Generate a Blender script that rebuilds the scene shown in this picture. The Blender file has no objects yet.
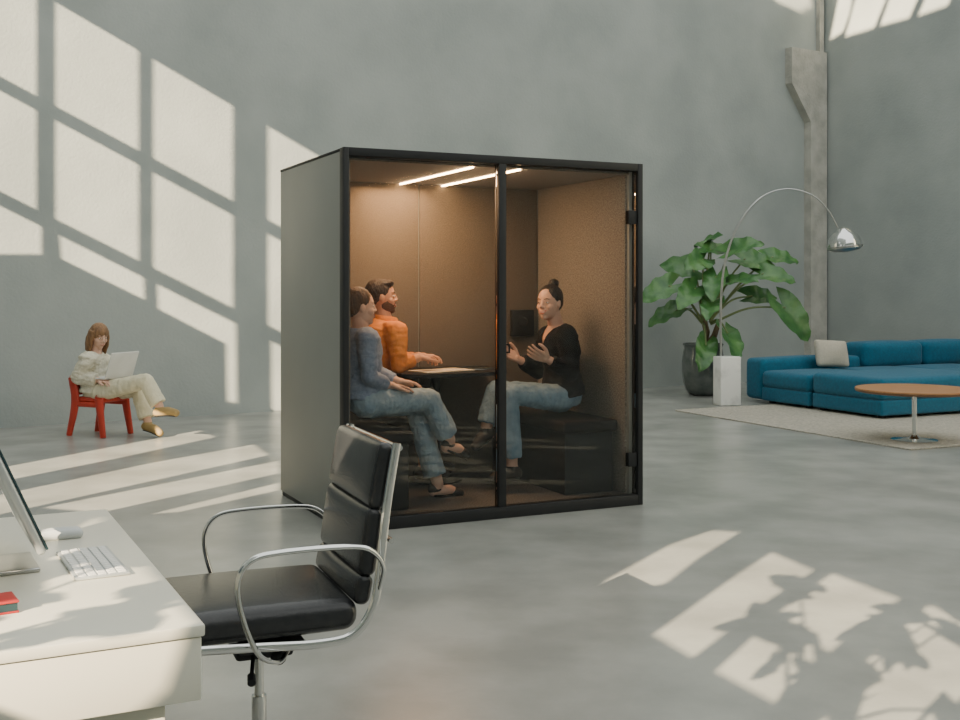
import bpy, bmesh, math, random
from mathutils import Vector, Matrix, noise
random.seed(7)
C = bpy.context.scene.collection
F = 1113.0; CH = 1.42; HY = 290.0
V = Vector
PI = math.pi
# ------------------------------------------------------------------ room frame
Q = V((-4.94, 11.45, 0)); U = V((0.842, 0.5395, 0)).normalized(); W = V((U.y, -U.x, 0))
CORNER = V((5.59, 18.19, 0)); UC = (CORNER - Q).dot(U)
CAM = V((0, 0, CH))
def ray(px, py): return V(((px-480)/F, 1, (HY-py)/F))
def PL(px, py, o, n):
    r = ray(px, py); return CAM + r*((V(o)-CAM).dot(n)/r.dot(n))
def FL(px, py, h=0): return PL(px, py, (0, 0, h), V((0, 0, 1)))
# ------------------------------------------------------------------ materials
def mat(name, col, rough=.5, metal=0, col2=None, nscale=5, bump=0, bscale=60, spec=.5, emis=None, estr=0, coat=0, stretch=None, detail=4, sheen=0, nlo=.35, nhi=.65):
    m = bpy.data.materials.new(name); m.use_nodes = True
    nt = m.node_tree; b = nt.nodes['Principled BSDF']
    b.inputs['Base Color'].default_value = (*col, 1); b.inputs['Roughness'].default_value = rough
    b.inputs['Metallic'].default_value = metal; b.inputs['Specular IOR Level'].default_value = spec
    b.inputs['Coat Weight'].default_value = coat
    b.inputs['Sheen Weight'].default_value = sheen
    if emis: b.inputs['Emission Color'].default_value = (*emis, 1); b.inputs['Emission Strength'].default_value = estr
    tc = nt.nodes.new('ShaderNodeTexCoord'); mp = nt.nodes.new('ShaderNodeMapping')
    nt.links.new(tc.outputs['Object'], mp.inputs['Vector'])
    if stretch: mp.inputs['Scale'].default_value = stretch
    if col2 is None: col2 = tuple(c*.88 for c in col)
    n = nt.nodes.new('ShaderNodeTexNoise'); n.inputs['Scale'].default_value = nscale; n.inputs['Detail'].default_value = detail
    nt.links.new(mp.outputs[0], n.inputs['Vector'])
    r = nt.nodes.new('ShaderNodeValToRGB'); r.color_ramp.elements[0].color = (*col, 1); r.color_ramp.elements[1].color = (*col2, 1)
    r.color_ramp.elements[0].position = nlo; r.color_ramp.elements[1].position = nhi
    nt.links.new(n.outputs['Fac'], r.inputs['Fac']); nt.links.new(r.outputs[0], b.inputs['Base Color'])
    if bump:
        n2 = nt.nodes.new('ShaderNodeTexNoise'); n2.inputs['Scale'].default_value = bscale; n2.inputs['Detail'].default_value = 3
        nt.links.new(mp.outputs[0], n2.inputs['Vector'])
        bp = nt.nodes.new('ShaderNodeBump'); bp.inputs['Strength'].default_value = bump; bp.inputs['Distance'].default_value = .02
        nt.links.new(n2.outputs['Fac'], bp.inputs['Height']); nt.links.new(bp.outputs[0], b.inputs['Normal'])
    return m
def glass_mat(name, tint=(.96, .97, .965)):
    m = bpy.data.materials.new(name); m.use_nodes = True; nt = m.node_tree
    nt.nodes.remove(nt.nodes['Principled BSDF'])
    out = nt.nodes['Material Output']; t = nt.nodes.new('ShaderNodeBsdfTransparent'); g = nt.nodes.new('ShaderNodeBsdfGlossy')
    t.inputs[0].default_value = (*tint, 1); g.inputs['Roughness'].default_value = .0
    fr = nt.nodes.new('ShaderNodeFresnel'); fr.inputs['IOR'].default_value = 1.38
    mx = nt.nodes.new('ShaderNodeMixShader')
    nt.links.new(fr.outputs[0], mx.inputs[0]); nt.links.new(t.outputs[0], mx.inputs[1]); nt.links.new(g.outputs[0], mx.inputs[2])
    nt.links.new(mx.outputs[0], out.inputs[0]); return m
def leaf_mat(name, c1, c2):
    return mat(name, c1, .3, col2=c2, nscale=6, bump=.2, bscale=25)
M = {}
M['wall'] = mat('wall_plaster', (.40, .43, .41), .88, col2=(.325, .355, .342), nscale=1.1, bump=.15, bscale=30, detail=10, spec=.25)
M['floor'] = mat('polished_concrete', (.345, .35, .32), .27, col2=(.245, .25, .23), nscale=1.8, bump=.03, bscale=40, detail=10, spec=.5)
M['concrete'] = mat('raw_concrete', (.52, .505, .45), .9, col2=(.38, .37, .33), nscale=4, bump=.5, bscale=25, detail=8)
M['podgrey'] = mat('pod_shell_paint', (.27, .275, .25), .5, col2=(.255, .26, .235), nscale=2)
M['black'] = mat('black_aluminium', (.018, .019, .02), .55, spec=.3)
M['felt'] = mat('taupe_felt', (.20, .165, .125), .95, col2=(.10, .08, .06), nscale=150, bump=.2, bscale=200, sheen=.2, detail=8)
M['felt_light'] = mat('grey_taupe_felt', (.31, .28, .24), .95, col2=(.13, .115, .095), nscale=110, bump=.2, bscale=180, sheen=.2, detail=8)
M['carpet'] = mat('pod_carpet', (.15, .14, .13), 1, col2=(.06, .055, .05), nscale=90, bump=.4, bscale=200)
M['glass'] = glass_mat('clear_glass')
M['strip'] = mat('warm_led', (1, .8, .55), .5, emis=(1, .62, .32), estr=38)
M['cushion'] = mat('black_bench_fabric', (.018, .017, .017), .9, nscale=100, bump=.05, bscale=200, spec=.2)
M['leather'] = mat('black_leather', (.015, .016, .018), .27, col2=(.022, .023, .025), nscale=20, bump=.08, bscale=120)
M['chrome'] = mat('chrome', (.70, .70, .68), .08, 1, col2=(.66, .66, .65))
M['steel'] = mat('brushed_steel', (.5, .5, .49), .28, 1)
M['desk'] = mat('cream_lacquer', (.66, .645, .55), .3, col2=(.62, .605, .515), nscale=1)
M['silver'] = mat('silver_aluminium', (.52, .55, .55), .35, .5)
M['screen'] = mat('dark_screen', (.02, .05, .06), .15)
M['whiteplastic'] = mat('white_plastic', (.75, .75, .72), .4)
M['greyplastic'] = mat('pale_grey_plastic', (.55, .57, .56), .3)
M['redcover'] = mat('red_cover', (.5, .03, .025), .5)
M['redwood'] = mat('red_lacquer', (.55, .05, .028), .35, col2=(.47, .042, .022))
M['blue'] = mat('teal_blue_wool', (.009, .13, .215), .95, col2=(.007, .102, .175), nscale=30, bump=.25, bscale=200, sheen=.1)
M['beige'] = mat('beige_linen', (.55, .50, .41), .95, nscale=60, bump=.2, bscale=200)
M['rug'] = mat('rug_wool', (.50, .46, .385), 1, col2=(.33, .31, .26), nscale=40, bump=.6, bscale=90)
M['wood'] = mat('oak', (.45, .22, .09), .42, col2=(.33, .15, .055), nscale=4, stretch=(1, 9, 1), detail=6)
M['woodedge'] = mat('oak_edge', (.2, .1, .045), .5)
M['marble'] = mat('white_marble', (.82, .81, .77), .3, col2=(.54, .53, .51), nscale=5, detail=10, nlo=.5, nhi=.75)
M['pot'] = mat('dark_glazed_ceramic', (.06, .075, .07), .1, col2=(.12, .135, .12), nscale=7, coat=.6)
M['soil'] = mat('soil', (.05, .035, .02), 1, bump=.8, bscale=60)
M['leaf'] = leaf_mat('big_leaf', (.035, .125, .032), (.085, .21, .055))
M['stem'] = mat('leaf_stalk', (.17, .22, .08), .5)
M['trunk'] = mat('bark', (.16, .12, .07), .9, bump=.6, bscale=30)
M['skin'] = mat('skin_warm', (.62, .34, .22), .5, col2=(.58, .30, .19), nscale=12)
M['skin2'] = mat('skin_light', (.68, .42, .31), .5, col2=(.64, .38, .275), nscale=12)
M['hair_dark'] = mat('dark_hair', (.025, .014, .009), .45, col2=(.05, .027, .016), nscale=60, bump=.5, bscale=140, stretch=(1, 1, .25))
M['stubble'] = mat('short_beard', (.14, .075, .045), .8, col2=(.09, .048, .03), nscale=120, bump=.3, bscale=200)
M['hair_black'] = mat('black_hair', (.01, .008, .008), .4, col2=(.02, .015, .013), nscale=60, bump=.5, bscale=140, stretch=(1, 1, .25))
M['hair_brown'] = mat('light_brown_hair', (.30, .16, .07), .5, col2=(.17, .085, .038), nscale=60, bump=.5, bscale=140, stretch=(1, 1, .2))
M['hair_mid'] = mat('brown_hair', (.12, .055, .025), .5, col2=(.06, .028, .014), nscale=60, bump=.5, bscale=140, stretch=(1, 1, .2))
M['denim'] = mat('light_denim', (.34, .43, .49), .9, col2=(.23, .32, .40), nscale=14, bump=.3, bscale=50)
M['denim2'] = mat('blue_denim', (.24, .34, .42), .9, col2=(.15, .24, .32), nscale=14, bump=.3, bscale=50)
M['bluetop'] = mat('grey_blue_knit', (.30, .35, .46), .9, col2=(.23, .28, .39), nscale=40, bump=.3, bscale=60)
M['orange'] = mat('orange_cotton', (.80, .29, .06), .85, col2=(.68, .22, .04), nscale=10, bump=.35, bscale=30)
M['blacktop'] = mat('black_knit', (.010, .010, .012), .95, spec=.2)
M['blackpants'] = mat('dark_trousers', (.02, .02, .024), .9, bump=.3, bscale=40)
M['cream'] = mat('cream_knit', (.74, .70, .57), .95, col2=(.62, .58, .45), nscale=40, bump=.5, bscale=50)
M['cream2'] = mat('cream_trousers', (.72, .67, .50), .9, col2=(.64, .59, .42), nscale=12, bump=.3, bscale=30)
M['gold'] = mat('mustard_suede', (.38, .26, .10), .7)
M['sole'] = mat('dark_sole', (.03, .025, .02), .7)
M['eye'] = mat('eye_white', (.75, .73, .7), .3)
M['iris'] = mat('dark_iris', (.03, .018, .012), .2)
M['lip'] = mat('lips', (.50, .17, .13), .5)
M['teeth'] = mat('teeth', (.85, .83, .78), .3)
M['paper'] = mat('paper', (.74, .66, .52), .8)
# ------------------------------------------------------------------ mesh helpers
def obj(name, bm, m, parent=None, smooth=True, label=None, angle=40):
    bmesh.ops.recalc_face_normals(bm, faces=bm.faces)
    me = bpy.data.meshes.new(name); bm.to_mesh(me); bm.free()
    o = bpy.data.objects.new(name, me); C.objects.link(o); me.materials.append(m)
    if smooth:
        for p in me.polygons: p.use_smooth = True
        try: me.set_sharp_from_angle(angle=math.radians(angle))
        except Exception: pass
    if parent: o.parent = parent
    if label: o['label'] = label
    return o
def thing(name, label, cat, loc=(0, 0, 0), rotz=0, group=None):
    o = bpy.data.objects.new(name, None); C.objects.link(o); o.empty_display_size = .1
    o.location = loc; o.rotation_euler = (0, 0, rotz); o['label'] = label; o['category'] = cat
    if group: o['group'] = group
    return o
def struct(o): o['kind'] = 'structure'; return o
def B(): return bmesh.new()
def box(bm, x0, x1, y0, y1, z0, z1, bev=0, seg=2):
    r = bmesh.ops.create_cube(bm, size=1)
    vs = r['verts']
    for v in vs: v.co = V((x0+(v.co.x+.5)*(x1-x0), y0+(v.co.y+.5)*(y1-y0), z0+(v.co.z+.5)*(z1-z0)))
    if bev:
        es = list({e for v in vs for e in v.link_edges})
        bmesh.ops.bevel(bm, geom=es, offset=bev, segments=seg, affect='EDGES', profile=.5)
    return bm
def rbox(bm, c, s, r, puff=(0, 0, 0), n=6, k=3, mtx=None):
    h = [a/2 for a in s]; c = V(c)
    r = min(r, min(h)*.999)
    ax = []
    for hh in h:
        ax.append([-hh + r*i/k for i in range(k)] + [-hh+r+(2*hh-2*r)*i/n for i in range(n+1)] + [hh-r+r*i/k for i in range(1, k+1)])
    N = n+2*k; vd = {}
    def vert(i, j, l):
        key = (i, j, l)
        if key in vd: return vd[key]
        p = V((ax[0][i], ax[1][j], ax[2][l]))
        q = V([max(-h[a]+r, min(h[a]-r, p[a])) for a in range(3)])
        d = p-q
        if d.length > 1e-9: p = q + d.normalized()*r
        t = [p[a]/h[a] for a in range(3)]
        w = V(p)
        for a in range(3):
            b_, c_ = (a+1) % 3, (a+2) % 3
            w[a] += puff[a]*t[a]*(1-t[b_]**2)*(1-t[c_]**2)
        w = (mtx @ w if mtx else w) + c
        vd[key] = bm.verts.new(w); return vd[key]
    for i in range(N):
        for j in range(N):
            for e in (0, N):
                bm.faces.new([vert(i, j, e), vert(i+1, j, e), vert(i+1, j+1, e), vert(i, j+1, e)])
                bm.faces.new([vert(i, e, j), vert(i+1, e, j), vert(i+1, e, j+1), vert(i, e, j+1)])
                bm.faces.new([vert(e, i, j), vert(e, i+1, j), vert(e, i+1, j+1), vert(e, i, j+1)])
    return bm
def catmull(pts, n=6, closed=False):
    pts = [V(p) for p in pts]; out = []
    P = [pts[0]*2-pts[1]] + pts + [pts[-1]*2-pts[-2]]
    for i in range(1, len(P)-2):
        p0, p1, p2, p3 = P[i-1:i+3]
        for j in range(n):
            t = j/n
            out.append(.5*((2*p1)+(p2-p0)*t+(2*p0-5*p1+4*p2-p3)*t*t+(3*p1-p0-3*p2+p3)*t**3))
    out.append(pts[-1]); return out
def tube(bm, pts, rad, seg=12, side=None, flat=1.0, cap=True):
    pts = [V(p) for p in pts]; n = len(pts)
    if not hasattr(rad, '__len__'): rad = [rad]*n
    T = []
    for i in range(n):
        d = (pts[min(i+1, n-1)]-pts[max(i-1, 0)]); T.append(d.normalized() if d.length > 1e-9 else V((0, 0, 1)))
    x = V(side) if side is not None else T[0].orthogonal()
    rings = []
    for i in range(n):
        x = (x - T[i]*x.dot(T[i]))
        if x.length < 1e-6: x = T[i].orthogonal()
        x.normalize(); y = T[i].cross(x)
        ra = rad[i]; a, b = (ra if hasattr(ra, '__len__') else (ra, ra*flat))
        rings.append([bm.verts.new(pts[i]+x*a*math.cos(2*PI*j/seg)+y*b*math.sin(2*PI*j/seg)) for j in range(seg)])
    for i in range(n-1):
        for j in range(seg):
            bm.faces.new([rings[i][j], rings[i][(j+1) % seg], rings[i+1][(j+1) % seg], rings[i+1][j]])
    if cap:
        bm.faces.new(rings[0][::-1]); bm.faces.new(rings[-1])
    return bm
def lathe(bm, prof, c=(0, 0, 0), seg=40, mtx=None):
    c = V(c); rings = []
    for r, z in prof:
        ring = []
        for j in range(seg):
            p = V((r*math.cos(2*PI*j/seg), r*math.sin(2*PI*j/seg), z))
            ring.append(bm.verts.new((mtx @ p if mtx else p)+c))
        rings.append(ring)
    for i in range(len(rings)-1):
        for j in range(seg):
            bm.faces.new([rings[i][j], rings[i][(j+1) % seg], rings[i+1][(j+1) % seg], rings[i+1][j]])
    bm.faces.new(rings[0][::-1]); bm.faces.new(rings[-1])
    return bm
def ell(bm, c, r, ax=None, sub=3):
    R = bmesh.ops.create_icosphere(bm, subdivisions=sub, radius=1)
    for v in R['verts']:
        p = v.co
        if ax: v.co = V(c)+ax[0]*p.x*r[0]+ax[1]*p.y*r[1]+ax[2]*p.z*r[2]
        else: v.co = V((c[0]+p.x*r[0], c[1]+p.y*r[1], c[2]+p.z*r[2]))
def prism(bm, poly, f, d):
    a = [bm.verts.new(f(*p)) for p in poly]; b = [bm.verts.new(f(*p)+V(d)) for p in poly]
    bm.faces.new(a[::-1]); bm.faces.new(b); n = len(a)
    for i in range(n): bm.faces.new([a[i], a[(i+1) % n], b[(i+1) % n], b[i]])
def organic(name, bm, m, parent, voxel=.006, smooth=3, nz=0, nzs=10, base=None, label=None, stretch=(1, 1, 1), cut=None):
    bmesh.ops.recalc_face_normals(bm, faces=bm.faces)
    me = bpy.data.meshes.new('tmp'); bm.to_mesh(me); bm.free()
    t = bpy.data.objects.new('tmp', me); C.objects.link(t)
    md = t.modifiers.new('r', 'REMESH'); md.mode = 'VOXEL'; md.voxel_size = voxel
    if smooth:
        s = t.modifiers.new('s', 'SMOOTH'); s.factor = .5; s.iterations = smooth
    dg = bpy.context.evaluated_depsgraph_get(); dg.update()
    me2 = bpy.data.meshes.new_from_object(t.evaluated_get(dg))
    bpy.data.objects.remove(t); me2.name = name
    off = V(base) if base is not None else V((0, 0, 0))
    if nz:
        nors = [v.normal.copy() for v in me2.vertices]
        for v, nn in zip(me2.vertices, nors):
            p = V((v.co.x*nzs*stretch[0], v.co.y*nzs*stretch[1], v.co.z*nzs*stretch[2]))
            v.co += nn*nz*(noise.noise(p)+.5*noise.noise(p*2.3))
    if cut:
        b2 = bmesh.new(); b2.from_mesh(me2)
        dl = [v for v in b2.verts if cut(v.co)]
        bmesh.ops.delete(b2, geom=dl, context='VERTS'); b2.to_mesh(me2); b2.free()
    for v in me2.vertices: v.co -= off
    me2.materials.clear(); me2.materials.append(m)
    for p in me2.polygons: p.use_smooth = True
    o = bpy.data.objects.new(name, me2); C.objects.link(o); o.parent = parent
    if label: o['label'] = label
    return o
# ------------------------------------------------------------------ setting
bm = B(); box(bm, -16, 16, -9, 24, -.1, 0); struct(obj('floor', bm, M['floor'], smooth=False))
def wallbox(name, a0, a1, b0, b1, z0, z1, m):
    bm = B(); prism(bm, [(a0, b0), (a1, b0), (a1, b1), (a0, b1)], lambda a, b: Q+U*a+W*b+V((0, 0, z0)), (0, 0, z1-z0))
    return struct(obj(name, bm, m, smooth=False))
wallbox('wall_back', -6.3, UC+.3, -.3, 0, 0, 9, M['wall'])
wallbox('wall_right', UC, UC+.3, 0, 19, 0, 9, M['wall'])
wallbox('wall_front', -6.0, UC+.3, 19, 19.3, 0, 6.5, M['wall'])
# sun, and an unseen left wall with holes shaped to cast the light patches
h2 = V((.52, .855, 0)).normalized(); TE = .437
SUN = V((h2.x, h2.y, -TE)).normalized()
UW = -6.0
def back(p):
    s = ((p-Q).dot(U)-UW)/SUN.dot(U); q = p-SUN*s
    return ((q-Q).dot(W), q.z)
def onback(px, py): return PL(px, py, Q, W)
def onright(px, py): return PL(px, py, CORNER, U)
holes = []
rows = [(-31, .585), (90, .535), (205, .50), (318, .48)]
def top(k, x): return rows[k][0]+rows[k][1]*x
cols = [(-60, 38), (54, 140), (152, 234), (267, 352)]
for ci, (a, b) in enumerate(cols):
    for k in range(2):
        holes.append([onback(*p) for p in ((a, top(k, a)), (b, top(k, b)), (b, top(k+1, b)-13), (a, top(k+1, a)-13))])
holes.append([onback(*p) for p in ((-60, top(2, -60)), (43, top(2, 43)), (43, 254), (-60, 254))])
holes.append([onback(*p) for p in ((58, top(2, 58)), (145, top(2, 145)), (146, 301), (60, 259))])
holes.append([onback(*p) for p in ((156, top(2, 156)), (237, top(2, 237)), (238, 402), (226, 402), (225, 344), (157, 309))])
holes.append([onback(*p) for p in ((270, top(2, 270)), (340, top(2, 340)), (340, 405), (271, 412))])
for poly in ([(-150, 496), (-150, 512), (120, 458), (217, 437), (200, 430)],
             [(-120, 520), (-60, 528), (270, 455), (255, 444), (150, 463)],
             [(40, 508), (100, 513), (281, 473), (281, 460)],
             [(150, 514), (180, 512), (281, 490), (281, 482)],
             [(590, 597), (604, 580), (668, 545), (712, 530), (741, 532), (700, 558), (668, 583)],
             [(650, 635), (735, 575), (772, 551), (816, 570), (770, 600), (692, 660)],
             [(712, 672), (780, 610), (832, 572), (902, 598), (845, 640), (775, 706)],
             [(800, 730), (880, 645), (930, 603), (1010, 640), (960, 720), (900, 790)]):
    holes.append([FL(*p) for p in poly])
pn = V((h2.y, -h2.x, 0))
for j in range(1, 7):  # extra holes added for lit floor strips that mirror in the booth glass
    c_ = V((2.55, 5.66, 0))+V((.175, -.53, 0))*j
    for a0, a1 in ((-.68, -.04), (.04, .68)):
        holes.append([c_+h2*a0-pn*.10, c_+h2*a0+pn*.10, c_+h2*a1+pn*.10, c_+h2*a1-pn*.10])
holes.append([FL(100, 512, .72), FL(204, 622, .72), FL(204, 692, .56), FL(30, 745, .56), FL(-100, 640, .72), FL(10, 560, .72)])
holes.append([onback(773, 0), onback(773, -40), onback(806, -40), onback(812, 6), onback(800, 12)])
for poly in ([(830, 40), (842, -20), (856, -20), (850, 12), (843, 32)], [(845, 37), (862, -25), (896, -25), (874, 28)],
             [(880, 26), (900, -30), (930, -30), (909, 18)], [(918, 16), (938, -30), (965, -30), (947, 6)]):
    holes.append([onright(*p) for p in poly])
cu = bpy.data.curves.new('wall_left_sunmask', 'CURVE'); cu.dimensions = '2D'; cu.fill_mode = 'BOTH'; cu.extrude = .02
def spl(pts):
    s = cu.splines.new('POLY'); s.points.add(len(pts)-1); s.use_cyclic_u = True
    for q, p in zip(s.points, pts): q.co = (p[0], p[1], 0, 1)
spl([(-2, -.1), (19, -.1), (19, 19), (-2, 19)])
for hpoly in holes: spl([back(p) for p in hpoly])
t = bpy.data.objects.new('tmpc', cu); C.objects.link(t)
dg = bpy.context.evaluated_depsgraph_get(); dg.update()
wm = bpy.data.meshes.new_from_object(t.evaluated_get(dg)); bpy.data.objects.remove(t)
wm.materials.clear(); wm.materials.append(M['wall'])
wl = bpy.data.objects.new('wall_left_sunmask', wm); C.objects.link(wl); struct(wl)
wl.matrix_world = Matrix(((W.x, 0, U.x, Q.x+U.x*UW), (W.y, 0, U.y, Q.y+U.y*UW), (0, 1, 0, 0), (0, 0, 0, 1)))
# concrete pillar in the corner with bracket
bm = B()
prism(bm, [(UC-.42, 0), (UC-.42, 4.12), (UC-.86, 4.7), (UC-.86, 5.27), (UC-.04, 5.27), (UC-.04, 0)], lambda a, z: Q+U*a+W*0+V((0, 0, z)), W*.14)
prism(bm, [(UC-.14, 5.27), (UC-.14, 9), (UC-.04, 9), (UC-.04, 5.27)], lambda a, z: Q+U*a+W*0+V((0, 0, z)), W*.08)
o = obj('trim_1', bm, M['concrete'], smooth=False); struct(o); o['label'] = 'raw concrete corner pillar with bracket'
# ------------------------------------------------------------------ pod
PA = V((-.80, 6.5, 0)); ux = V((1.862, .887, 0)).normalized(); uy = V((-ux.y, ux.x, 0)); PROT = math.atan2(ux.y, ux.x)
PW, PD, PH = 2.06, 1.36, 2.25
def pod(x, y, z=0): return PA+ux*x+uy*y+V((0, 0, z))
def L(px, py, y): return PL(px, py, pod(0, y), uy)
P = thing('meeting_pod', 'tall grey and black meeting booth with glass front in hall centre', 'booth', PA, PROT)
def pb(name, m, *boxes, parent=P, bev=.004, label=None):
    bm = B()
    for b_ in boxes: box(bm, *b_, bev=bev)
    return obj(name, bm, m, parent, label=label)
pb('side_panel', M['podgrey'], (0, .055, .045, PD, .03, PH-.012)); pb('side_panel', M['podgrey'], (PW-.055, PW, .045, PD, .03, PH-.012))
pb('back_panel', M['podgrey'], (.055, PW-.055, PD-.05, PD, .03, PH-.012))
pb('roof', M['black'], (-.003, PW+.003, .04, PD+.003, PH-.012, PH+.004), (.055, PW-.055, .04, PD-.05, PH-.05, PH-.012))
pb('ceiling_panel', M['felt'], (.055, PW-.055, .045, PD-.05, PH-.062, PH-.051), bev=0)
pb('base', M['black'], (.01, PW-.01, .03, PD-.01, 0, .03), (.055, PW-.055, .045, PD-.05, .03, .055), bev=.002)
pb('carpet', M['carpet'], (.056, PW-.056, .05, PD-.051, .056, .066), bev=0)
pb('front_frame', M['black'], (-.006, .028, -.03, .045, .0, PH+.004), (PW-.032, PW+.006, -.03, .045, .0, PH+.004),
   (.028, PW-.032, -.03, .045, PH-.045, PH+.004), (.028, PW-.032, -.03, .045, .0, .07), (1.003, 1.055, -.03, .03, .07, PH-.045), bev=.003)
pb('felt_panel', M['felt'], (.055, .07, .07, .70, .067, PH-.063)); pb('felt_panel', M['felt'], (.055, .07, .71, 1.29, .067, PH-.063))
pb('felt_panel', M['felt_light'], (PW-.07, PW-.055, .07, 1.29, .067, PH-.063), label='lighter grey felt wall panel')
for a, b_ in ((.071, 1.006), (1.018, PW-.071)): pb('felt_panel', M['felt'], (a, b_, PD-.066, PD-.051, .067, PH-.063))
for x in (.86, 1.19):
    pb('light_strip', M['strip'], (x-.007, x+.007, .05, PD-.08, PH-.072, PH-.0615), bev=0, label='warm glowing ceiling light strip')
pb('window_glass', M['glass'], (.029, 1.002, .0, .008, .071, PH-.046), bev=0)
d = pb('door', M['glass'], (1.058, PW-.036, -.004, .006, .077, PH-.051), bev=0, label='clear glass door leaf')
for z in (.30, 1.90):
    pb('hinge', M['black'], (PW-.100, PW-.033, -.02, -.005, z-.045, z+.045), (PW-.100, PW-.06, .007, .016, z-.045, z+.045), parent=d)
bm = B(); tube(bm, [(1.072, -.005, 1.03), (1.072, -.035, 1.03), (1.072, -.035, 1.08), (1.072, -.005, 1.08)], .006); obj('handle', bm, M['black'], d)
# wall control box inside
t = thing('wall_console', 'small black box fixed to the booth back wall beside the mullion', 'console', pod(1.845, PD-.07, 1.07), PROT)
bm = B(); box(bm, -.095, .095, -.04, 0, 0, .2, .008); obj('housing', bm, M['black'], t)
bm = B(); lathe(bm, [(.045, 0), (.045, .008), (.03, .010), (.028, .006)], (0, -.04, .11), 24, Matrix.Rotation(PI/2, 3, 'X')); obj('speaker_grille', bm, M['leather'], t)
# benches
def bench(x0, x1, y0, y1, label):
    t = thing('bench', label, 'bench', pod((x0+x1)/2, (y0+y1)/2, .067), PROT, 'black booth benches')
    w, d_ = (x1-x0)/2, (y1-y0)/2
    bm = B(); box(bm, -w+.02, w-.02, -d_+.02, d_-.02, 0, .405, .01); obj('bench_base', bm, M['black'], t)
    bm = B(); rbox(bm, (0, 0, .445), (2*w+.01, 2*d_+.02, .08), .025, (0, 0, .006)); obj('seat_cushion', bm, M['cushion'], t)
bench(.085, .50, .14, 1.27, 'black bench under the two people on the left inside the booth')
bench(1.56, 1.975, .14, 1.27, 'black bench with box base under the woman in black inside the booth')
# table
TB = thing('booth_table', 'black rounded table between the seated people inside the booth', 'table', pod(1.04, .98, .067), PROT)
bm = B()
poly = []
for k in range(33):
    a = PI+PI*k/32; poly.append((.47*math.copysign(abs(math.cos(a))**.6, math.cos(a)), .05+.40*math.copysign(abs(math.sin(a))**.7, math.sin(a))))
poly += [(.47, .30), (-.47, .30)]
prism(bm, poly, lambda a, b_: V((a, b_, .765)), (0, 0, .025)); obj('tabletop', bm, M['black'], TB, angle=30)
bm = B(); tube(bm, [(0, .08, .02), (0, .08, .765)], .035, 20); lathe(bm, [(.19, 0), (.19, .012), (.05, .025), (.03, .03)], (0, .08, 0)); obj('pedestal', bm, M['black'], TB)
# items on the table
TZ = .067+.79
def small(name, label, cat, x, y, z, parts, rz=0, group=None):
    t = thing(name, label, cat, pod(x, y, z), PROT+rz, group)
    for nm, m, fn in parts:
        bm = B(); fn(bm); obj(nm, bm, m, t)
    return t
small('magazine', 'open tan magazine lying on the booth table', 'magazine', 1.0, .86, TZ+.001, [
    ('page', M['paper'], lambda bm: box(bm, -.2, -.002, -.12, .12, 0, .008, .003)), ('page', M['paper'], lambda bm: box(bm, .002, .2, -.12, .12, 0, .010, .003))], .2)
small('tablet', 'dark thin tablet on the booth table near the mullion', 'tablet', 1.33, .93, TZ+.001, [
    ('case', M['steel'], lambda bm: box(bm, -.1, .1, -.08, .08, 0, .006, .002)), ('screen', M['screen'], lambda bm: box(bm, -.092, .092, -.072, .072, .006, .008))])
# ------------------------------------------------------------------ people
def limb(bm, pts, rs, seg=16, lastball=True):
    for i in range(len(pts)-1): tube(bm, [pts[i], pts[i+1]], [rs[i], rs[i+1]], seg)
    for i, (p, r) in enumerate(zip(pts, rs)):
        if lastball or i < len(pts)-1: ell(bm, p, (r, r, r), sub=2)
def rings(bm, data, side, seg=24):
    tube(bm, [d[0] for d in data], [(d[1], d[2]) for d in data], seg, side=side)
def hand(bm, w, d, n, th, curl=.5, s=1.0):
    d = V(d).normalized(); n = V(n); n = (n-d*n.dot(d)).normalized(); t = d.cross(n)*th
    limb(bm, [w, w+d*.03*s], [.021*s, .022*s])
    offs = [.031, .0105, -.0105, -.031]; lens = [.070, .079, .073, .058]
    for o_, l_ in zip(offs, lens):
        k = w+d*(.088-.1*abs(o_-.008)*1.2)*s+t*o_*s
        limb(bm, [w+d*.02*s+t*o_*.5*s, k], [.014*s, .0115*s], 10)
        p = k; a = curl*.5; dd = (d+t*o_*3).normalized(); r = .0090*s
        pts = [p]; rr = [r]
        for fr in (.45, .31, .24):
            v = dd*math.cos(a)+n*math.sin(a); p = p+v*l_*fr*s; pts.append(p); r *= .92; rr.append(r); a += curl*.8
        limb(bm, pts, rr, 10)
    b0 = w+d*.025*s+t*.018*s; b1 = w+d*.055*s+t*.050*s+n*.012*s; b2 = w+d*.088*s+t*.062*s+n*.02*s; b3 = w+d*.112*s+t*.062*s+n*.026*s
    limb(bm, [b0, b1, b2, b3], [.016*s, .0125*s, .011*s, .0085*s], 10)
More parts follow.
